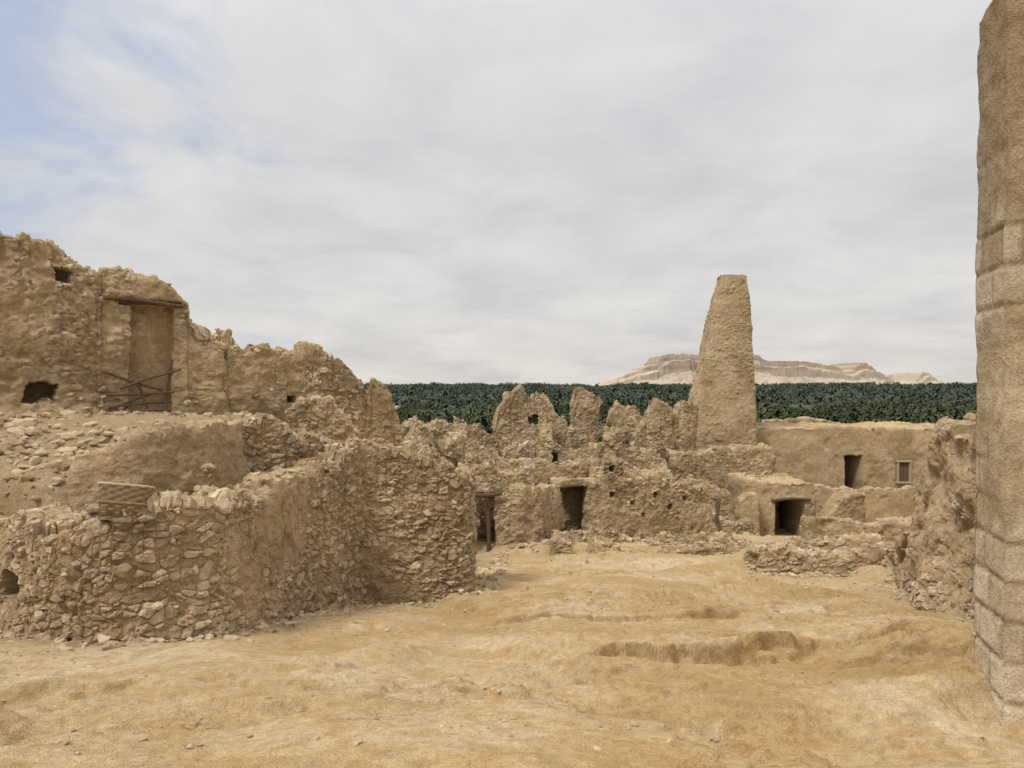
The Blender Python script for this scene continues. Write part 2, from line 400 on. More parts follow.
wall('plastered_wall', [(-5.75, 9.75, -1.0), (-5.16, 10.0, -.80), (-4.78, 10.4, -.68), (-4.38, 10.75, -.55), (-4.3, 11.6, -.62)],
     .32, .022, M_PLA, (.17, .10), .035, .09, .13, .80, .06, seed=3, extra=.6, esub=2)
wall('rubble_wall', [(-4.45, 11.75, -.72), (-4.1, 12, -.75), (-3.7, 12.35, -.92), (-3.3, 12.9, -1.1), (-2.9, 13.4, -1.25)],
     .5, .026, M_RUB, (.17, .11), .05, .08, .2, .30, .04, seed=4, extra=1.1, esub=2)
wall('tall_plastered_ruin_wall', [(-16, 14.2, 3.5), (-11.6, 15, 3.3), (-10.7, 15.5, 3.18), (-9.9, 16.1, 2.92), (-9.65, 16.3, 2.70), (-8.78, 17, 2.55), (-8.16, 17.4, 2.3), (-7.74, 17.6, 1.95), (-7.5, 17.8, 1.42), (-7.0, 18, .95)],
     .9, .034, M_PLA, (.22, .14), .055, .20, .22, .72, .04,
     recess=[(-8.72, -7.98, -.9, 1.8, .42, .02), (-10.35, -9.85, -.35, .02, .6, .25), (-9.95, -9.72, 2.25, 2.5, .4, .1), (-8.95, -7.85, 1.8, 1.93, .12, .03)], seed=5, extra=.5, esub=1)
wall('ruined_rubble_wall', [(-7.25, 18.1, .9), (-6.81, 18.2, 1.03), (-6.15, 18.8, .99), (-5.9, 19, .62), (-5.32, 19.5, .6), (-4.5, 20, .3), (-4.1, 20.3, .05), (-4.0, 20.5, -.5)],
     .7, .038, M_PLA, (.22, .14), .06, .14, .34, .52, .02, seed=6, extra=.9, recess=[(-5.75, -5.6, -.5, -.3, .4, .05)])
wall('ruined_rubble_wall', [(-5.2, 17.2, -.75), (-4.7, 17.3, -.6), (-4.2, 17.4, -.55), (-3.7, 17.6, -1.1)], .5, .038, M_RUB, (.21, .13), .05, .08, .30, .4, .02, seed=7, extra=1)
wall('ruined_pier', [(-5.5, 24, -.7), (-5.0, 24, -.35), (-4.2, 24.1, -.3), (-3.8, 24.2, -.7)], .7, .045, M_RUB, (.23, .14), .06, .1, .38, .4, .01, seed=8, extra=1)
# middle ruins
k = dict(step=.055, mat=M_FAR, big=.12, amp=.06, stone=(.23, .14))
H = 'ruined_house_wall'
wall(H, [(-5.8, 33, -2.8), (-4.9, 33, -2.15), (-4.2, 33.5, -1.75), (-3.4, 34, -1.6), (-2.6, 34, -1.85), (-1.6, 34, -2.2), (-.7, 34.3, -2.4), (-.5, 34.5, -3.2)], .6, jag=.5, plaster=.38, seed=10, extra=.8, **k)
wall(H, [(-5.2, 25, -2.3), (-4.0, 25.5, -2.05), (-3.2, 26, -2.3), (-2.4, 26.3, -2.65), (-1.75, 26.6, -3.05)], .5, jag=.42, plaster=.35, seed=11, extra=.9, **k)
wall(H, [(-4.2, 29.5, -2.3), (-2.8, 30, -2.6), (-1.2, 30, -2.5), (-.2, 30.2, -3.1)], .5, jag=.45, plaster=.35, seed=12, extra=.8, **k)
wall('curved_plastered_wall', [(-.52, 26.8, -3.8), (.2, 26.75, -3.78), (.9, 27.2, -3.8), (1.5, 28.2, -3.9), (1.85, 29.6, -4.0)], .5, jag=.14, plaster=.65, seed=13, extra=.6, **k)
wall(H, [(-1.0, 31, -3.3), (1, 31, -3.2), (2.6, 31.5, -3.4), (3.6, 31.8, -3.5)], .5, jag=.25, plaster=.5, seed=14, extra=.5, **k)
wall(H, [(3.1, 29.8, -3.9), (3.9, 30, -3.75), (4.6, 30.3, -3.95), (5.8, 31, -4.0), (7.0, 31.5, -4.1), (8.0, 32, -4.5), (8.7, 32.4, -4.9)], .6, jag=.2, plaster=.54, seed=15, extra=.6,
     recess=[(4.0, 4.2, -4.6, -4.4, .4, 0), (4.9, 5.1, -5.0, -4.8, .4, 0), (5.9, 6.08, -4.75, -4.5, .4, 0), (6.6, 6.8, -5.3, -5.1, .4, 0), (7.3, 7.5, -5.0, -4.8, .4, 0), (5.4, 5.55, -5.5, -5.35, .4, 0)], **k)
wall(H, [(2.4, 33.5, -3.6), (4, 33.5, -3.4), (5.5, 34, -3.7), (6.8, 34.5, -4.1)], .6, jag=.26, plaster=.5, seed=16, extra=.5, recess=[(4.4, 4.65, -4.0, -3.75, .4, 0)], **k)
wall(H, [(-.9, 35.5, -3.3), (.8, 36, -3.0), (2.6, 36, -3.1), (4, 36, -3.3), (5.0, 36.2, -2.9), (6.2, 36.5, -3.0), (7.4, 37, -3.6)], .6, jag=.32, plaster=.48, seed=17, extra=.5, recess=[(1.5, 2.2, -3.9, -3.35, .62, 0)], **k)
wall('ruined_gable_wall', [(-.95, 39.6, -2.4), (-.6, 39.7, -1.25), (-.2, 39.8, -.95), (.25, 40, -.5), (.5, 40, -.15), (.8, 40, -.6), (1.1, 40, -.75), (1.35, 40, -.3), (1.75, 40, -.7), (2.0, 40, -1.3), (2.4, 40, -1.8), (2.9, 40, -2.4), (3.1, 40, -3)], .6, jag=.45, plaster=.4, seed=18, extra=.8,
     recess=[(.9, 1.4, -2.1, -1.7, .45, .3)], **k)
wall('ruined_pier', [(3.25, 40, -1.5), (3.45, 40, -.75), (3.75, 40, -.4), (4.3, 40, -.5), (4.75, 40.2, -.95)], .7, jag=.38, plaster=.4, seed=19, extra=.7, batter=.01, **k)
wall(H, [(5.2, 41, -2.5), (5.5, 41, -1.4), (5.8, 41, -1.1), (6.9, 41, -1.15), (7.3, 41.2, -1.75), (7.7, 41.2, -1.6), (8.1, 41.3, -1.0), (9.0, 41.6, -1.4)], .7, jag=.36, plaster=.6, seed=20, extra=.6, **k)
wall(H, [(9.0, 41.8, -1.7), (9.8, 42, -1.2), (10.7, 42.8, -1.3)], .6, jag=.3, plaster=.6, seed=21, extra=.5, **k)
wall(H, [(4.6, 38.6, -2.7), (6, 38.8, -2.4), (7.2, 39, -3.0), (8.2, 39.2, -3.6)], .6, jag=.4, plaster=.42, seed=22, extra=.6, **k)
wall('minaret_plinth_wall', [(7.3, 39.4, -4.2), (8.4, 39.6, -3.65), (9.6, 39.8, -3.9), (11, 40, -3.7), (12.3, 40, -3.5), (14.2, 40.2, -3.4)], 1.4, jag=.15, plaster=.72, seed=23, extra=.4, batter=.1, **k)
wall(H, [(7.5, 36, -5.1), (8.8, 36.2, -4.85), (10.4, 36.6, -5.2)], .6, jag=.28, plaster=.5, seed=24, extra=.5, **k)
for i, (pth, tk, pl_) in enumerate([([(-3.6, 37, -2.7), (-2.6, 37.2, -2.3), (-1.5, 37.5, -2.8)], .5, .4), ([(.1, 33, -3.0), (1.0, 33.2, -2.75), (1.7, 33.4, -3.2)], .5, .4),
                               ([(2.9, 38, -2.6), (4.3, 38, -2.3)], .5, .4), ([(5.0, 36, -3.0), (5.4, 39.5, -2.2)], .5, .4), ([(1.9, 36, -3.0), (2.3, 39.5, -2.0)], .5, .4),
                               ([(-2.4, 29.5, -2.6), (-2.0, 33.6, -2.0)], .5, .4), ([(-1.55, 27.2, -3.2), (-1.45, 30, -2.7)], .4, .4), ([(7.0, 32, -4.3), (7.3, 36, -3.9)], .5, .4),
                               ([(3.8, 30.5, -3.8), (4.0, 33.4, -3.4)], .5, .4), ([(-3.4, 26.5, -2.5), (-3.2, 29.5, -2.3)], .5, .4), ([(-.6, 36.8, -2.6), (.5, 37, -2.2), (1.5, 37, -2.7)], .5, .4),
                               ([(8.3, 37.6, -3.9), (9.3, 37.8, -3.6), (10.2, 38.2, -4.4)], .6, .55), ([(5.3, 33.0, -4.0), (7.4, 33.4, -4.3)], 1.2, .65), ([(7.6, 34.6, -4.5), (10.2, 35.0, -5.2)], .5, .6),
                               ([(-.3, 28.6, -3.6), (.9, 28.9, -3.45)], 1.0, .65), ([(-4.4, 27.8, -2.6), (-3.6, 27.9, -1.9), (-3.0, 28, -2.4)], .5, .35), ([(6.3, 38.0, -2.9), (6.9, 38.1, -2.1), (7.4, 38.2, -2.9)], .5, .35)]):
    wall(H, pth, tk, jag=.45 if pl_ < .5 else .2, plaster=pl_, seed=100+i, extra=.7, **k)
LW = 'low_rubble_wall'
wall(LW, [(9.0, 33.6, -6.0), (10.2, 33.8, -6.2), (11.2, 34.2, -6.5)], .5, jag=.25, plaster=.3, seed=25, extra=.8, **k)
wall(LW, [(2.6, 25.6, -5.6), (3.4, 25.2, -5.5), (4.6, 25.2, -5.7)], .6, jag=.25, plaster=.3, seed=26, extra=1, **k)
wall(LW, [(4.9, 24.6, -5.65), (6.2, 24.4, -5.5), (8.3, 25, -5.65)], .7, jag=.2, plaster=.5, seed=27, extra=.8, **k)
wall(LW, [(1.9, 27.6, -5.5), (3.2, 27.8, -5.55), (4.6, 28.4, -5.8)], .5, jag=.25, plaster=.3, seed=28, extra=1, **k)
wall(LW, [(1.95, 25.6, -5.45), (2.2, 27.6, -5.5)], .5, jag=.25, plaster=.4, seed=29, extra=.8, **k)
wall(LW, [(5.2, 28.0, -5.9), (6.8, 28.3, -5.85), (8.6, 29.2, -6.0)], .5, jag=.2, plaster=.5, seed=33, extra=.8, **k)
wall(LW, [(8.6, 26.5, -5.8), (8.9, 28.9, -6.0)], .5, jag=.2, plaster=.4, seed=34, extra=.8, **k)
wall(LW, [(6.3, 19.8, -4.6), (6.8, 19.5, -4.4), (8.2, 19.3, -4.43), (9.3, 19.2, -4.55), (10.4, 19.5, -4.45)], .5, .032, M_RUB, (.22, .13), .05, .08, .16, .25, .05, seed=30, extra=1.1, esub=2)
wall(LW, [(7.3, 22.3, -4.9), (8.6, 22, -4.68), (11, 22, -4.55)], .5, .04, M_RUB, (.23, .14), .05, .08, .14, .4, .05, seed=31, extra=.8)
wall('low_plastered_wall', [(11.8, 29.2, -5.3), (12.6, 29.6, -5.45), (14.5, 30, -5.7), (17.5, 30.5, -5.85)], .5, jag=.1, plaster=.75, seed=32, extra=.4, **k)

# houses
house = empty('mudbrick_house')
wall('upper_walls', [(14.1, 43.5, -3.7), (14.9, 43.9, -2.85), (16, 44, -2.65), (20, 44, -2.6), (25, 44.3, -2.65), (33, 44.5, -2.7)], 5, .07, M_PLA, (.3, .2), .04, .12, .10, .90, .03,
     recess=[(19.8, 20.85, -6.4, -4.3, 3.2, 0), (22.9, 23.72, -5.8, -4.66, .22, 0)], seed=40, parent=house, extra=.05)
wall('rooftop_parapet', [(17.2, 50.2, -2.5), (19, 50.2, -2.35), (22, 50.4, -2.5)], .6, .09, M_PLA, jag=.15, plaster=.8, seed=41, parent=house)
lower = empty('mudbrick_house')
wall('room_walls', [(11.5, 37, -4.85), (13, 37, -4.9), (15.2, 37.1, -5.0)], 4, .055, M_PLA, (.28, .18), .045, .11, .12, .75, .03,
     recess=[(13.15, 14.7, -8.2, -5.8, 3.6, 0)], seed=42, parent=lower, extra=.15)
wall('door_buttress', [(11.2, 36.1, -5.7), (11.6, 36.1, -5.35), (12.0, 36.1, -5.4)], .7, .06, M_PLA, jag=.1, plaster=.8, seed=43, parent=lower, extra=.3)
wall('stair_block', [(15.0, 34.9, -6.3), (15.4, 35, -5.8), (15.8, 35.1, -5.35), (16.3, 35.2, -5.2), (16.9, 35.4, -5.25)], .9, .05, M_PLA, jag=.08, plaster=.75, seed=44, parent=lower, batter=.01, extra=.3)
wall('terrace_parapet', [(15.6, 39.5, -5.5), (18.5, 39.8, -5.65), (22.5, 40, -5.6)], .5, .06, M_PLA, jag=.12, plaster=.75, seed=45, parent=lower, recess=[(17.2, 17.5, -6.3, -6.0, .3, 0)], extra=.4)
wall('terrace_front_wall', [(16.6, 33.6, -6.0), (18.2, 33.2, -6.1), (20.5, 33.6, -5.9)], .5, .055, M_PLA, jag=.14, plaster=.7, seed=46, parent=lower, extra=.4)

# ------------------------------------------------------------------ right hand walls
wall('ruined_rubble_wall', [(9.5, 18.6, -4.4), (9.2, 17.8, -4.1), (8.76, 16.5, -3.2), (8.2, 14.9, -2.35), (7.8, 14, -1.75), (7.5, 13.2, -1.15), (7.3, 12.7, -.80), (6.94, 11.6, -.75), (6.49, 10.3, -.75), (6.2, 9.2, -.8)],
     .9, .026, M_RUB, (.21, .14), .06, .30, .26, .62, .07, seed=50, extra=.7, esub=2)
wall('ashlar_stone_wall', [(3.34, 5.0, 2.78), (3.6, 4.92, 2.95), (5.4, 4.28, 3.1)], .62, .018, M_ASH, (.42, .27), .018, .03, .06, .30, .0, seed=51, mode='ashlar', wob=0, wearz=.36)

# ------------------------------------------------------------------ minaret
def minaret():
    par = empty('mudbrick_minaret')
    per = 180; H0, H1 = -8.2, 6.40; R = 250
    def ring(t):
        cx = 11.88+(13.13-11.88)*t; hw = 2.58+(.76-2.58)*t
        a = np.linspace(-1, 1, per//4, endpoint=False)
        sq = np.concatenate([np.stack([a, -np.ones_like(a)], 1), np.stack([np.ones_like(a), a], 1), np.stack([-a, np.ones_like(a)], 1), np.stack([-np.ones_like(a), -a], 1)])
        rr = (np.abs(sq)**6).sum(1)**(-1/6); sq = sq*rr[:, None]
        return np.stack([cx+sq[:, 0]*hw, 44.2+sq[:, 1]*hw, np.full(len(sq), H0+(H1-H0)*t)], 1)
    V = []
    for r in range(R+1): V.append(ring(r/R))
    K = len(V[0]); top = ring(1.0); c = top.mean(0)
    for q in (.7, .35, .02):
        rg = c+(top-c)*q; rg[:, 2] = H1-.1*(1-q); V.append(rg)
    rag = .12*fbm(np.stack([top[:, 0]*2, top[:, 1]*2, top[:, 0]*0], 1), 3, 5); V[R][:, 2] += rag*1.5
    n = len(V); V = np.concatenate(V); ids = np.arange(n*K).reshape(n, K)
    F = np.stack([ids[:-1], np.roll(ids[:-1], -1, 1), np.roll(ids[1:], -1, 1), ids[1:]], 2).reshape(-1, 4)
    surface('tower_shaft', V, F, M_MIN, None, 'rubble', (.22, .10), .05, .12, .62, 60, None, par, None, False, False)
    return par
minaret_par = minaret()

# ------------------------------------------------------------------ wooden pieces
def pole(name, a, b, r, parent, sides=8, taper=.8, bend=.03):
    a = np.array(a, float); b = np.array(b, float); d = b-a; L = np.linalg.norm(d); d /= L
    up = np.array([0, 0, 1.]) if abs(d[2]) < .9 else np.array([1., 0, 0])
    u = np.cross(d, up); u /= np.linalg.norm(u); v = np.cross(d, u); n = 10; V = []
    ph = rng.uniform(0, 6)
    for i in range(n+1):
        t = i/n; c = a+d*L*t+u*bend*L*math.sin(t*3+ph)+v*bend*.6*L*math.sin(t*5+ph)
        rr = r*(1-(1-taper)*t)*(1+.12*math.sin(i*2.3+ph))
        for k_ in range(sides):
            th = 2*math.pi*k_/sides; V.append(c+rr*(math.cos(th)*u+math.sin(th)*v))
    F = []
    for i in range(n):
        for k_ in range(sides):
            q = (k_+1) % sides; F.append((i*sides+k_, i*sides+q, (i+1)*sides+q, (i+1)*sides+k_))
    V.append(a-d*.001); V.append(b+d*.001); c0 = len(V)-2; c1 = len(V)-1
    for k_ in range(0, sides, 2):
        F.append((c0, (k_+2) % sides, (k_+1) % sides, k_)); F.append((c1, n*sides+k_, n*sides+k_+1, n*sides+(k_+2) % sides))
    return make_obj(name, V, F, M_WOOD, None, True, parent)
e = empty('wooden_lintel')
pole('beam', (-9.15, 16.55, 1.93), (-7.75, 17.45, 1.86), .055, e); pole('beam_2', (-9.0, 16.85, 1.90), (-7.8, 17.65, 1.84), .05, e)
e = empty('broken_wooden_barrier')
for i, (a, b) in enumerate([((-9.05, 16.3, .28), (-8.1, 17.1, -.15)), ((-9.0, 16.4, -.25), (-7.85, 17.2, -.2)), ((-8.95, 16.4, -.5), (-7.9, 17.2, -.42)), ((-8.9, 16.4, -.72), (-7.95, 17.15, -.78)),
                            ((-7.95, 17.15, .55), (-8.0, 17.05, -.9)), ((-8.5, 16.7, .1), (-8.2, 16.9, -.85)), ((-8.75, 16.5, -.1), (-7.7, 17.2, .35)), ((-8.85, 16.5, -.9), (-8.6, 16.7, -.35)),
                            ((-9.0, 16.35, -.6), (-8.2, 16.95, -.2)), ((-8.7, 16.5, -.62), (-7.9, 17.1, -.6))]):
    pole('slat_%d' % (i+1), a, b, .036, e, 6, bend=.015)
e = empty('doorway_frame')
pole('lintel', (-1.95, 26.55, -3.98), (-.35, 26.6, -3.95), .085, e); pole('post', (-.85, 26.85, -6.4), (-.86, 26.85, -4.0), .08, e, bend=.01)
pole('lintel_2', (-1.95, 27.0, -3.98), (-.35, 27.05, -3.95), .085, e)
wall('wall_over_door', [(-1.9, 26.65, -3.1), (-1.2, 26.7, -3.05), (-.35, 26.75, -3.3)], .5, .055, M_FAR, jag=.25, plaster=.4, zb=-3.9, seed=70, extra=.6, parent=e, batter=0)
e = empty('alley_roof_beams')
for i in range(5):
    pole('beam_%d' % (i+1), (1.7, 29.6+.35*i, -4.12), (3.5, 29.8+.35*i, -4.08), .07, e)
wall('mud_roof', [(1.7, 29.6, -3.95), (3.4, 29.7, -3.9)], 1.8, .07, M_FAR, jag=.1, plaster=.8, zb=-4.06, seed=71, parent=e, batter=0, wob=0)
e = empty('wooden_post')
pole('post_shaft', (8.75, 32.2, -7.2), (9.1, 32.6, -5.0), .09, e); pole('prop', (9.2, 32.5, -7.2), (9.0, 32.5, -5.2), .06, e)
pole('door_lintel', (12.95, 36.93, -5.78), (14.95, 36.95, -5.76), .08, lower)
for i, (zz, yy) in enumerate([(4.6, 43.2), (3.2, 43.4), (1.7, 43.2), (.2, 43.3), (-1.2, 43.1)]):
    xr = 13.13+.76+(6.2-zz)*.039
    pole('putlog_%d' % (i+1), (xr-.3, yy+.6, zz), (xr+.22, yy+.6, zz+.02), .04, minaret_par, 6)
def boxm(name, c, s, mat, parent, bev=.01):
    bm = bmesh.new(); bmesh.ops.create_cube(bm, size=1)
    for v in bm.verts: v.co = Vector((v.co.x*s[0], v.co.y*s[1], v.co.z*s[2]))
    bmesh.ops.bevel(bm, geom=bm.edges[:], offset=bev, segments=2, affect='EDGES')
    me = bpy.data.meshes.new(name); bm.to_mesh(me); bm.free(); me.materials.append(mat)
    ob = bpy.data.objects.new(name, me); ob.location = c; scene.collection.objects.link(ob); ob.parent = parent; return ob
for nm, c, s in [('window_frame_side', (22.95, 44.0, -5.23), (.1, .16, 1.2)), ('window_frame_side_2', (23.68, 44.0, -5.23), (.1, .16, 1.2)),
                 ('window_lintel', (23.315, 43.98, -4.6), (.95, .18, .1)), ('window_sill', (23.315, 43.96, -5.86), (.95, .22, .1))]:
    boxm(nm, c, s, M_FRAME, house)
for i in range(2):
    boxm('window_shutter_%d' % (i+1), (23.14+.345*i, 44.08, -5.23), (.32, .05, 1.12), M_SHUT, house)

# basket
def basket():
    par = empty('woven_basket', (-4.45, 8.42, -1.56)); par.rotation_euler = (math.radians(-10), math.radians(8), math.radians(20))
    K = 96; R = 34; V = []
    for r in range(R+1):
        t = r/R; rad = .20+.055*t; z = .40*t
        for k_ in range(K):
            th = 2*math.pi*k_/K; q = (abs(math.cos(th))**4+abs(math.sin(th))**4)**(-1/4)
            w = .010*math.sin(k_*2*math.pi/8)*(1 if (r//3) % 2 else -1)*abs(math.sin(r*math.pi/3))
            V.append(((rad+w)*q*math.cos(th)*1.1, (rad+w)*q*math.sin(th)*.9, z))
    for q2 in (.93, .9, .85):
        for k_ in range(K):
            th = 2*math.pi*k_/K; q = (abs(math.cos(th))**4+abs(math.sin(th))**4)**(-1/4)
            V.append((.255*q2*q*math.cos(th)*1.1, .255*q2*q*math.sin(th)*.9, .40 if q2 == .93 else .36 if q2 == .9 else .05))
    for k_ in range(K): V.append((.001*math.cos(k_), .001*math.sin(k_), .06))
    n = R+1+4; ids = np.arange(n*K).reshape(n, K)
    F = np.stack([ids[:-1], np.roll(ids[:-1], -1, 1), np.roll(ids[1:], -1, 1), ids[1:]], 2).reshape(-1, 4)
    rowi = np.repeat(np.arange(n), K); coli = np.tile(np.arange(K), n)
    col = np.zeros((len(V), 4)); col[:, 0] = np.where(((rowi//3)+(coli//4)) % 2, .5, .15); col[:, 1] = .9; col[:, 3] = .5
    make_obj('basket_body', V, F, M_STRAW, col, True, par)
    for zz, rr in ((.40, .25), (.2, .232)):
        Vr = []
        for k_ in range(K):
            th = 2*math.pi*k_/K; q = (abs(math.cos(th))**4+abs(math.sin(th))**4)**(-1/4)
            for s_ in range(8):
                ph = 2*math.pi*s_/8; r0 = rr+.014*math.cos(ph)
                Vr.append((r0*q*math.cos(th)*1.1, r0*q*math.sin(th)*.9, zz+.014*math.sin(ph)+.003*math.sin(k_*1.3)))
        ids = np.arange(K*8).reshape(K, 8)
        Fr = np.stack([ids, np.roll(ids, -1, 0), np.roll(np.roll(ids, -1, 0), -1, 1), np.roll(ids, -1, 1)], 2).reshape(-1, 4)
        cc = np.zeros((K*8, 4)); cc[:, 0] = .95 if zz > .3 else .4; cc[:, 1] = 1; cc[:, 3] = .5
        make_obj('basket_rim' if zz > .3 else 'basket_band', Vr, Fr, M_STRAW, cc, True, par)
M_STRAW = masonry('dry_palm_straw', (.20, .145, .085), (.20, .145, .085), (.32, .245, .15), (.50, .42, .29), 2.0, 60, 0, .006)
basket()

# ------------------------------------------------------------------ rubble scatter
def scat(name, n, xr, yr, sr, mat=M_RUB, sub=1, clump=None, sink=.15):
    x = rng.uniform(*xr, n); y = rng.uniform(*yr, n)
    if clump is not None:
        w = fbm(np.stack([x*clump, y*clump, x*0], 1), 3, int(n) % 97); kk = w > .05; x, y = x[kk], y[kk]
    S = sr[0]+(sr[1]-sr[0])*rng.power(.45, len(x))
    z = gh(x, y)+gdetail(x, y)[0]+S*(.35-sink)
    return rocks(name, np.stack([x, y, z], 1), S, mat, sub)
scat('pebbles', 4800, (-6, 6), (3.2, 12), (.004, .022), sub=1, clump=.8)
scat('pebbles', 2600, (-3, 10), (10, 26), (.010, .055), sub=1, clump=.5)
scat('fallen_stones', 1300, (-11, -5.0), (9.6, 16.5), (.02, .15), sub=2, clump=.4)
scat('fallen_stones', 500, (-9, -5.0), (9.4, 12.5), (.02, .12), sub=2)
scat('fallen_stones', 300, (-5.0, -3.6), (9.6, 13), (.03, .11), sub=2)
scat('fallen_stones', 900, (0, 12), (24, 36), (.04, .18), sub=1, clump=.5)
def foot(name, path, n, spread, sr, sub=1):
    p = np.array(path); L = np.r_[0, np.cumsum(np.hypot(*np.diff(p, axis=0).T))]; s = rng.uniform(0, L[-1], n)
    x = np.interp(s, L, p[:, 0])+rng.normal(0, spread, n)*.5; y = np.interp(s, L, p[:, 1])-np.abs(rng.normal(0, spread, n))
    S = sr[0]+(sr[1]-sr[0])*rng.power(.4, n)
    rocks(name, np.stack([x, y, gh(x, y)+gdetail(x, y)[0]+S*.15], 1), S, M_RUB, sub)
foot('fallen_stones', [(-6.5, 9.2), (-4.5, 8.1), (-3.5, 8.7), (-2.9, 11.3), (-2.5, 12.6), (-.7, 13.3)], 300, .22, (.01, .085), 2)
foot('fallen_stones', [(-.6, 13.4), (-.5, 20), (-.2, 26)], 220, .35, (.02, .13), 1)
foot('fallen_stones', [(6.1, 19.3), (9.0, 19)], 180, .25, (.02, .12), 1)
foot('fallen_stones', [(9.0, 17.8), (7.2, 12.8), (6.3, 10)], 220, .3, (.02, .13), 2)
foot('fallen_stones', [(-11, 15.2), (-8.8, 16.6), (-7, 17.6), (-5, 19)], 500, .5, (.04, .2), 2)
foot('fallen_stones', [(-.5, 26.4), (1.2, 27), (3, 29.2), (5.5, 30.3), (8.6, 31.8)], 320, .4, (.04, .17), 1)

# ------------------------------------------------------------------ palms
def leaf_mat(name, a, b_):
    m = bpy.data.materials.new(name); nt, nn, ll = nodes(m)
    at = nn.new('ShaderNodeVertexColor'); at.layer_name = 'Col'
    sp = nn.new('ShaderNodeSeparateColor'); ll.new(at.outputs[0], sp.inputs[0])
    c = ramp(nt, sp.outputs[0], [(0, a), (1, b_)]); finish_mat(nt, c, None, rough=.6); return m
M_PALM = leaf_mat('date_palm_foliage', (.050, .060, .034), (.135, .145, .080))
M_PALMF = leaf_mat('hazed_palm_foliage', (.065, .078, .058), (.125, .14, .10))  # distance haze put into the leaf colour, lighter and bluer
def palm_proto(nf, seg, trunk, seed):
    r = np.random.default_rng(seed); V = []; F = []; C = []
    for i in range(nf):
        az = 2*math.pi*i/nf*1.0+r.uniform(-.3, .3); el = r.uniform(-.35, 1.25); L = r.uniform(2.6, 3.8); w = r.uniform(.35, .55)*(1.6 if seg < 3 else .95)
        p = np.array([0, 0, 0.]); b0 = len(V); sh = r.uniform(.2, 1)
        for s in range(seg+1):
            t = s/seg; e_ = el-1.5*t*t
            if s: p = p+np.array([math.cos(az)*math.cos(e_), math.sin(az)*math.cos(e_), math.sin(e_)])*L/seg
            ww = w*math.sin(math.pi*min(1, .12+.82*t))*1.0+.03
            sd = np.array([-math.sin(az), math.cos(az), 0])*ww
            V += [p+sd-np.array([0, 0, .25*ww]), p-sd-np.array([0, 0, .25*ww])]; C += [sh*(1-.3*t)]*2
        for s in range(seg): F.append((b0+2*s, b0+2*s+1, b0+2*s+3, b0+2*s+2))
    if trunk:
        b0 = len(V)
        for z in (0, -9):
            for k_ in range(4): V.append(np.array([.22*math.cos(k_*math.pi/2), .22*math.sin(k_*math.pi/2), z])); C.append(.0)
        for k_ in range(4): F.append((b0+k_, b0+(k_+1) % 4, b0+4+(k_+1) % 4, b0+4+k_))
    return np.array(V), np.array(F), np.array(C)
def grove(name, n, d0, d1, nf, seg, trunk, mat, zc, hz, sc, rise=0):
    u = rng.uniform(0, 1, n); D = np.sqrt(d0*d0+u*(d1*d1-d0*d0)); X = rng.uniform(-.55, .95, n)*D
    w = fbm(np.stack([X/70, D/70, X*0], 1), 4, 8); kk = w > -.26; X, D = X[kk], D[kk]; w = w[kk]; n = len(X)
    w2 = fbm(np.stack([X/30, D/60, X*0+7], 1), 4, 18)
    w3 = fbm(np.stack([X/45, D/400, X*0+3], 1), 4, 28)
    Vs = []; Fs = []; Cs = []; off = 0
    pr = [palm_proto(nf, seg, trunk, q) for q in range(8)]; pick = rng.integers(0, 8, n)
    for q in range(8):
        v, f, c = pr[q]; id_ = np.where(pick == q)[0]; m_ = len(id_)
        a = rng.uniform(0, 6.28, m_); s = rng.uniform(.6, 1.5, m_)*sc
        x = (v[None, :, 0]*np.cos(a)[:, None]-v[None, :, 1]*np.sin(a)[:, None])*s[:, None]+X[id_][:, None]
        y = (v[None, :, 0]*np.sin(a)[:, None]+v[None, :, 1]*np.cos(a)[:, None])*s[:, None]+D[id_][:, None]
        zz = zc+rng.normal(0, hz, m_)+8.0*w[id_]+(rise+14*w3[id_]*(rise > 0))*ss(600, 1500, D[id_])
        z = v[None, :, 2]*s[:, None]+np.minimum(zz, 1.5)[:, None]
        Vs.append(np.stack([x, y, z], 2).reshape(-1, 3)); Fs.append((f[None]+(off+np.arange(m_)*len(v))[:, None, None]).reshape(-1, 4))
        cc = np.clip(c[None]*rng.uniform(.2, 1.0, m_)[:, None]+w2[id_][:, None]*1.2, 0, 1); Cs.append(np.repeat(cc.reshape(-1, 1), 4, 1)); off += m_*len(v)
    make_obj(name, np.concatenate(Vs), np.concatenate(Fs), mat, np.concatenate(Cs), False)
grove('date_palm_grove', 9500, 130, 620, 18, 3, True, M_PALM, -18.3, 1.8, 1.15)
grove('distant_palm_grove', 22000, 580, 2200, 8, 2, False, M_PALMF, -16, 2.8, 1.8, 9)
xs2 = np.linspace(-2500, 4200, 520); ys2 = np.geomspace(520, 6500, 260); X2, Y2 = np.meshgrid(xs2, ys2); x2 = X2.ravel(); y2 = Y2.ravel()
P2 = np.stack([x2/25, y2/60, x2*0], 1)
z2 = -20+3.5*fbm(P2, 3, 4)+(8+16*fbm(P2*.6, 4, 14))*ss(900, 2000, y2); V = np.stack([x2, y2, z2], 1)
bb = (np.arange(259)[:, None]*520+np.arange(519)[None]).ravel(); F = np.stack([bb, bb+1, bb+521, bb+520], 1)
cc = np.clip(.35+.9*fbm(P2*1.7, 3, 9), 0, 1); make_obj('far_palm_canopy', V, F, M_PALMF, np.repeat(cc[:, None], 4, 1))

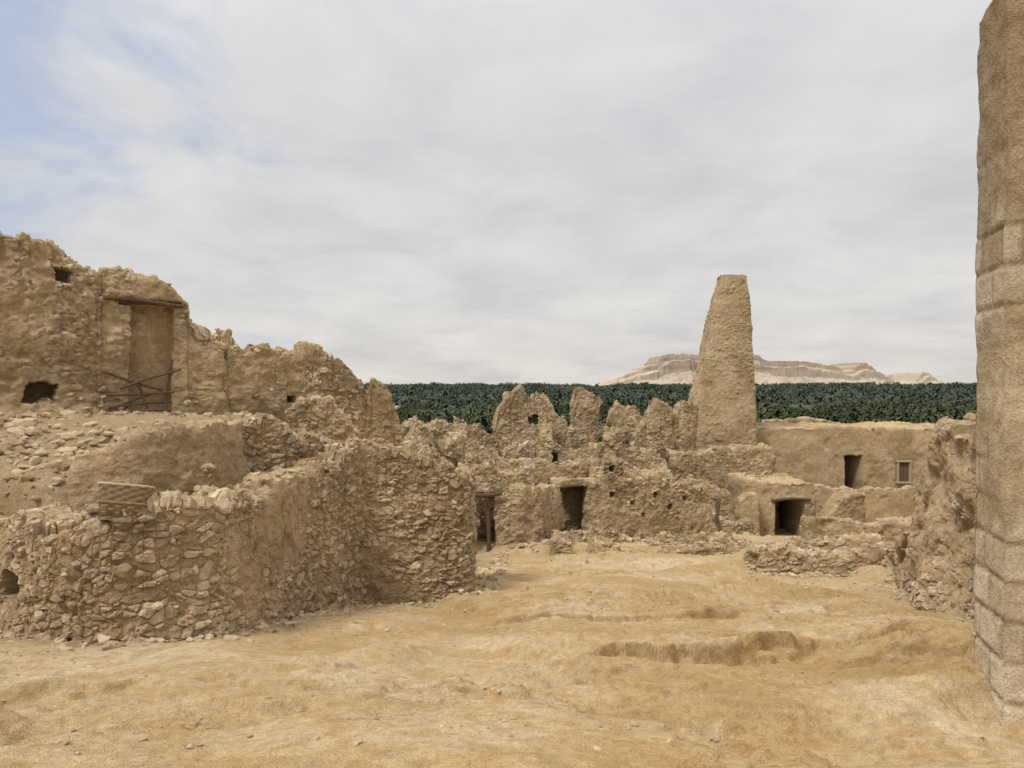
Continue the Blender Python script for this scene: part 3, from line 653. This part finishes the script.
# ------------------------------------------------------------------ mesa
def mesa():
    S = 3500/740
    px = [575, 598, 622, 638, 650, 656, 664, 690, 738, 750, 760, 775, 800, 815, 826, 834, 842, 848, 853, 862, 872, 886, 896, 903, 912, 920, 930, 942, 965]
    hz = [0, 5, 13, 19, 24, 32, 34.5, 35, 34, 33, 27, 26.5, 26, 25.5, 23.5, 18, 19, 25.5, 25, 18, 13, 6, 5, 8, 17, 16, 11, 5, 0]
    xk = (np.array(px)-512)*S*1.02
    X = np.linspace(xk[0], xk[-1], 480); Y = np.linspace(3100, 4000, 130); XX, YY = np.meshgrid(X, Y); x = XX.ravel(); y = YY.ravel()
    P = np.stack([x/90, y/90, x*0], 1)
    xx = x+12*fbm(P, 4, 2); yy = y+200*fbm(P*.8, 5, 5)
    hp = np.interp(xx, xk, np.array(hz)*S)
    prof = np.interp(yy, [3180, 3330, 3400, 3415, 3480, 3492, 3700, 3990], [0, .33, .48, .76, .82, 1, 1, 0])
    h = hp*prof
    gul = np.abs(fbm(np.stack([x/40, y/300, x*0], 1), 4, 8))
    h = h-16*(.3-gul)*ss(5, 60, h)*(1-ss(.8, 1, prof))
    q = 26.0; hw = h+5*fbm(P*.7, 3, 3); hq = np.floor(hw/q)*q+q*ss(.3, .8, (hw/q) % 1)
    h = np.where(h > 3, h+.4*(hq-h)*ss(60, 90, h), h)
    V = np.stack([x, y, -26+h*1.04], 1)
    bb = (np.arange(129)[:, None]*480+np.arange(479)[None]).ravel(); F = np.stack([bb, bb+1, bb+481, bb+480], 1)
    m = bpy.data.materials.new('desert_mesa_rock'); nt, nn, ll = nodes(m)
    g = nn.new('ShaderNodeNewGeometry'); s = nn.new('ShaderNodeSeparateXYZ'); ll.new(g.outputs['Position'], s.inputs[0])
    sn = nn.new('ShaderNodeSeparateXYZ'); ll.new(g.outputs['Normal'], sn.inputs[0])
    n = noise(nt, g.outputs['Position'], .012, 5, .65)
    zz = math_(nt, 'ADD', math_(nt, 'DIVIDE', s.outputs[2], 150.0), math_(nt, 'MULTIPLY', math_(nt, 'SUBTRACT', n, .5), .3))
    c = ramp(nt, zz, [(0, (.50, .42, .33)), (.25, (.46, .385, .30)), (.38, (.53, .455, .36)), (.5, (.37, .295, .22)), (.62, (.48, .40, .31)), (.72, (.33, .26, .20)), (.85, (.50, .425, .335))])
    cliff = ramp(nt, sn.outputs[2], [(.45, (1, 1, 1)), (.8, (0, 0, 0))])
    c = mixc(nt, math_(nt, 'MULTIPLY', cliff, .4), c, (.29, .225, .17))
    finish_mat(nt, c)
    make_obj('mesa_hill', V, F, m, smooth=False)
mesa()

# ------------------------------------------------------------------ sky + sun
SUN_EL = 52; SUN_AZ = 222
w = bpy.data.worlds.new('World'); scene.world = w; w.use_nodes = True
nt = w.node_tree; nt.nodes.clear(); nn = nt.nodes; ll = nt.links
sky = nn.new('ShaderNodeTexSky'); sky.sky_type = 'NISHITA'; sky.sun_disc = False
sky.sun_elevation = math.radians(SUN_EL); sky.sun_rotation = math.radians(SUN_AZ); sky.dust_density = 2.0
tc = nn.new('ShaderNodeTexCoord'); sep = nn.new('ShaderNodeSeparateXYZ'); ll.new(tc.outputs['Generated'], sep.inputs[0])
zc = math_(nt, 'ADD', math_(nt, 'MAXIMUM', sep.outputs[2], 0.0), .22)
cb = nn.new('ShaderNodeCombineXYZ'); ll.new(math_(nt, 'DIVIDE', sep.outputs[0], zc), cb.inputs[0]); ll.new(math_(nt, 'DIVIDE', sep.outputs[1], zc), cb.inputs[1])
cl = noise(nt, cb.outputs[0], 1.15, 6, .56, .5); cl2 = noise(nt, cb.outputs[0], 1.9, 5, .58, .3)
cov = math_(nt, 'ADD', cl, math_(nt, 'MULTIPLY', sep.outputs[0], .42))
cov = math_(nt, 'ADD', cov, .175)
covf = ramp(nt, cov, [(.36, (.15, .15, .15)), (.49, (1, 1, 1))])
shade = ramp(nt, cl2, [(.32, (5.8, 5.85, 6.1)), (.5, (6.6, 6.6, 6.75)), (.68, (7.3, 7.3, 7.3))])
hz = ramp(nt, sep.outputs[2], [(0, (1.06, 1.02, .94)), (.10, (1.08, 1.06, 1.02)), (.30, (1, 1, 1)), (.45, (1.1, 1.1, 1.1)), (.95, (2.4, 2.35, 2.25))])
cloud = mixc(nt, 1, shade, hz, 'MULTIPLY')
veil = ramp(nt, sep.outputs[2], [(0, (1, 1, 1)), (.18, (0, 0, 0))])
fac = math_(nt, 'MAXIMUM', covf, veil)
skyc = mixc(nt, .8, sky.outputs[0], (4.9, 5.8, 7.5))
col = mixc(nt, fac, skyc, cloud)
bg = nn.new('ShaderNodeBackground'); ll.new(col, bg.inputs[0]); bg.inputs[1].default_value = .1
o = nn.new('ShaderNodeOutputWorld'); ll.new(bg.outputs[0], o.inputs[0])
sd = bpy.data.lights.new('sun', 'SUN'); sd.energy = 2.3; sd.angle = math.radians(12); sd.color = (1, .955, .88)
so = bpy.data.objects.new('sun', sd); scene.collection.objects.link(so)
el, az = math.radians(SUN_EL), math.radians(SUN_AZ)
dirv = Vector((math.sin(az)*math.cos(el), math.cos(az)*math.cos(el), math.sin(el)))
so.rotation_euler = dirv.to_track_quat('Z', 'Y').to_euler(); so.location = dirv*50

cam = bpy.data.cameras.new('camera'); cam.sensor_width = 36; cam.lens = 26.0; cam.clip_end = 20000; cam.clip_start = .05
co = bpy.data.objects.new('camera', cam); scene.collection.objects.link(co); co.rotation_euler = (math.radians(90), 0, 0); co.location = (0, 0, 0)
scene.camera = co
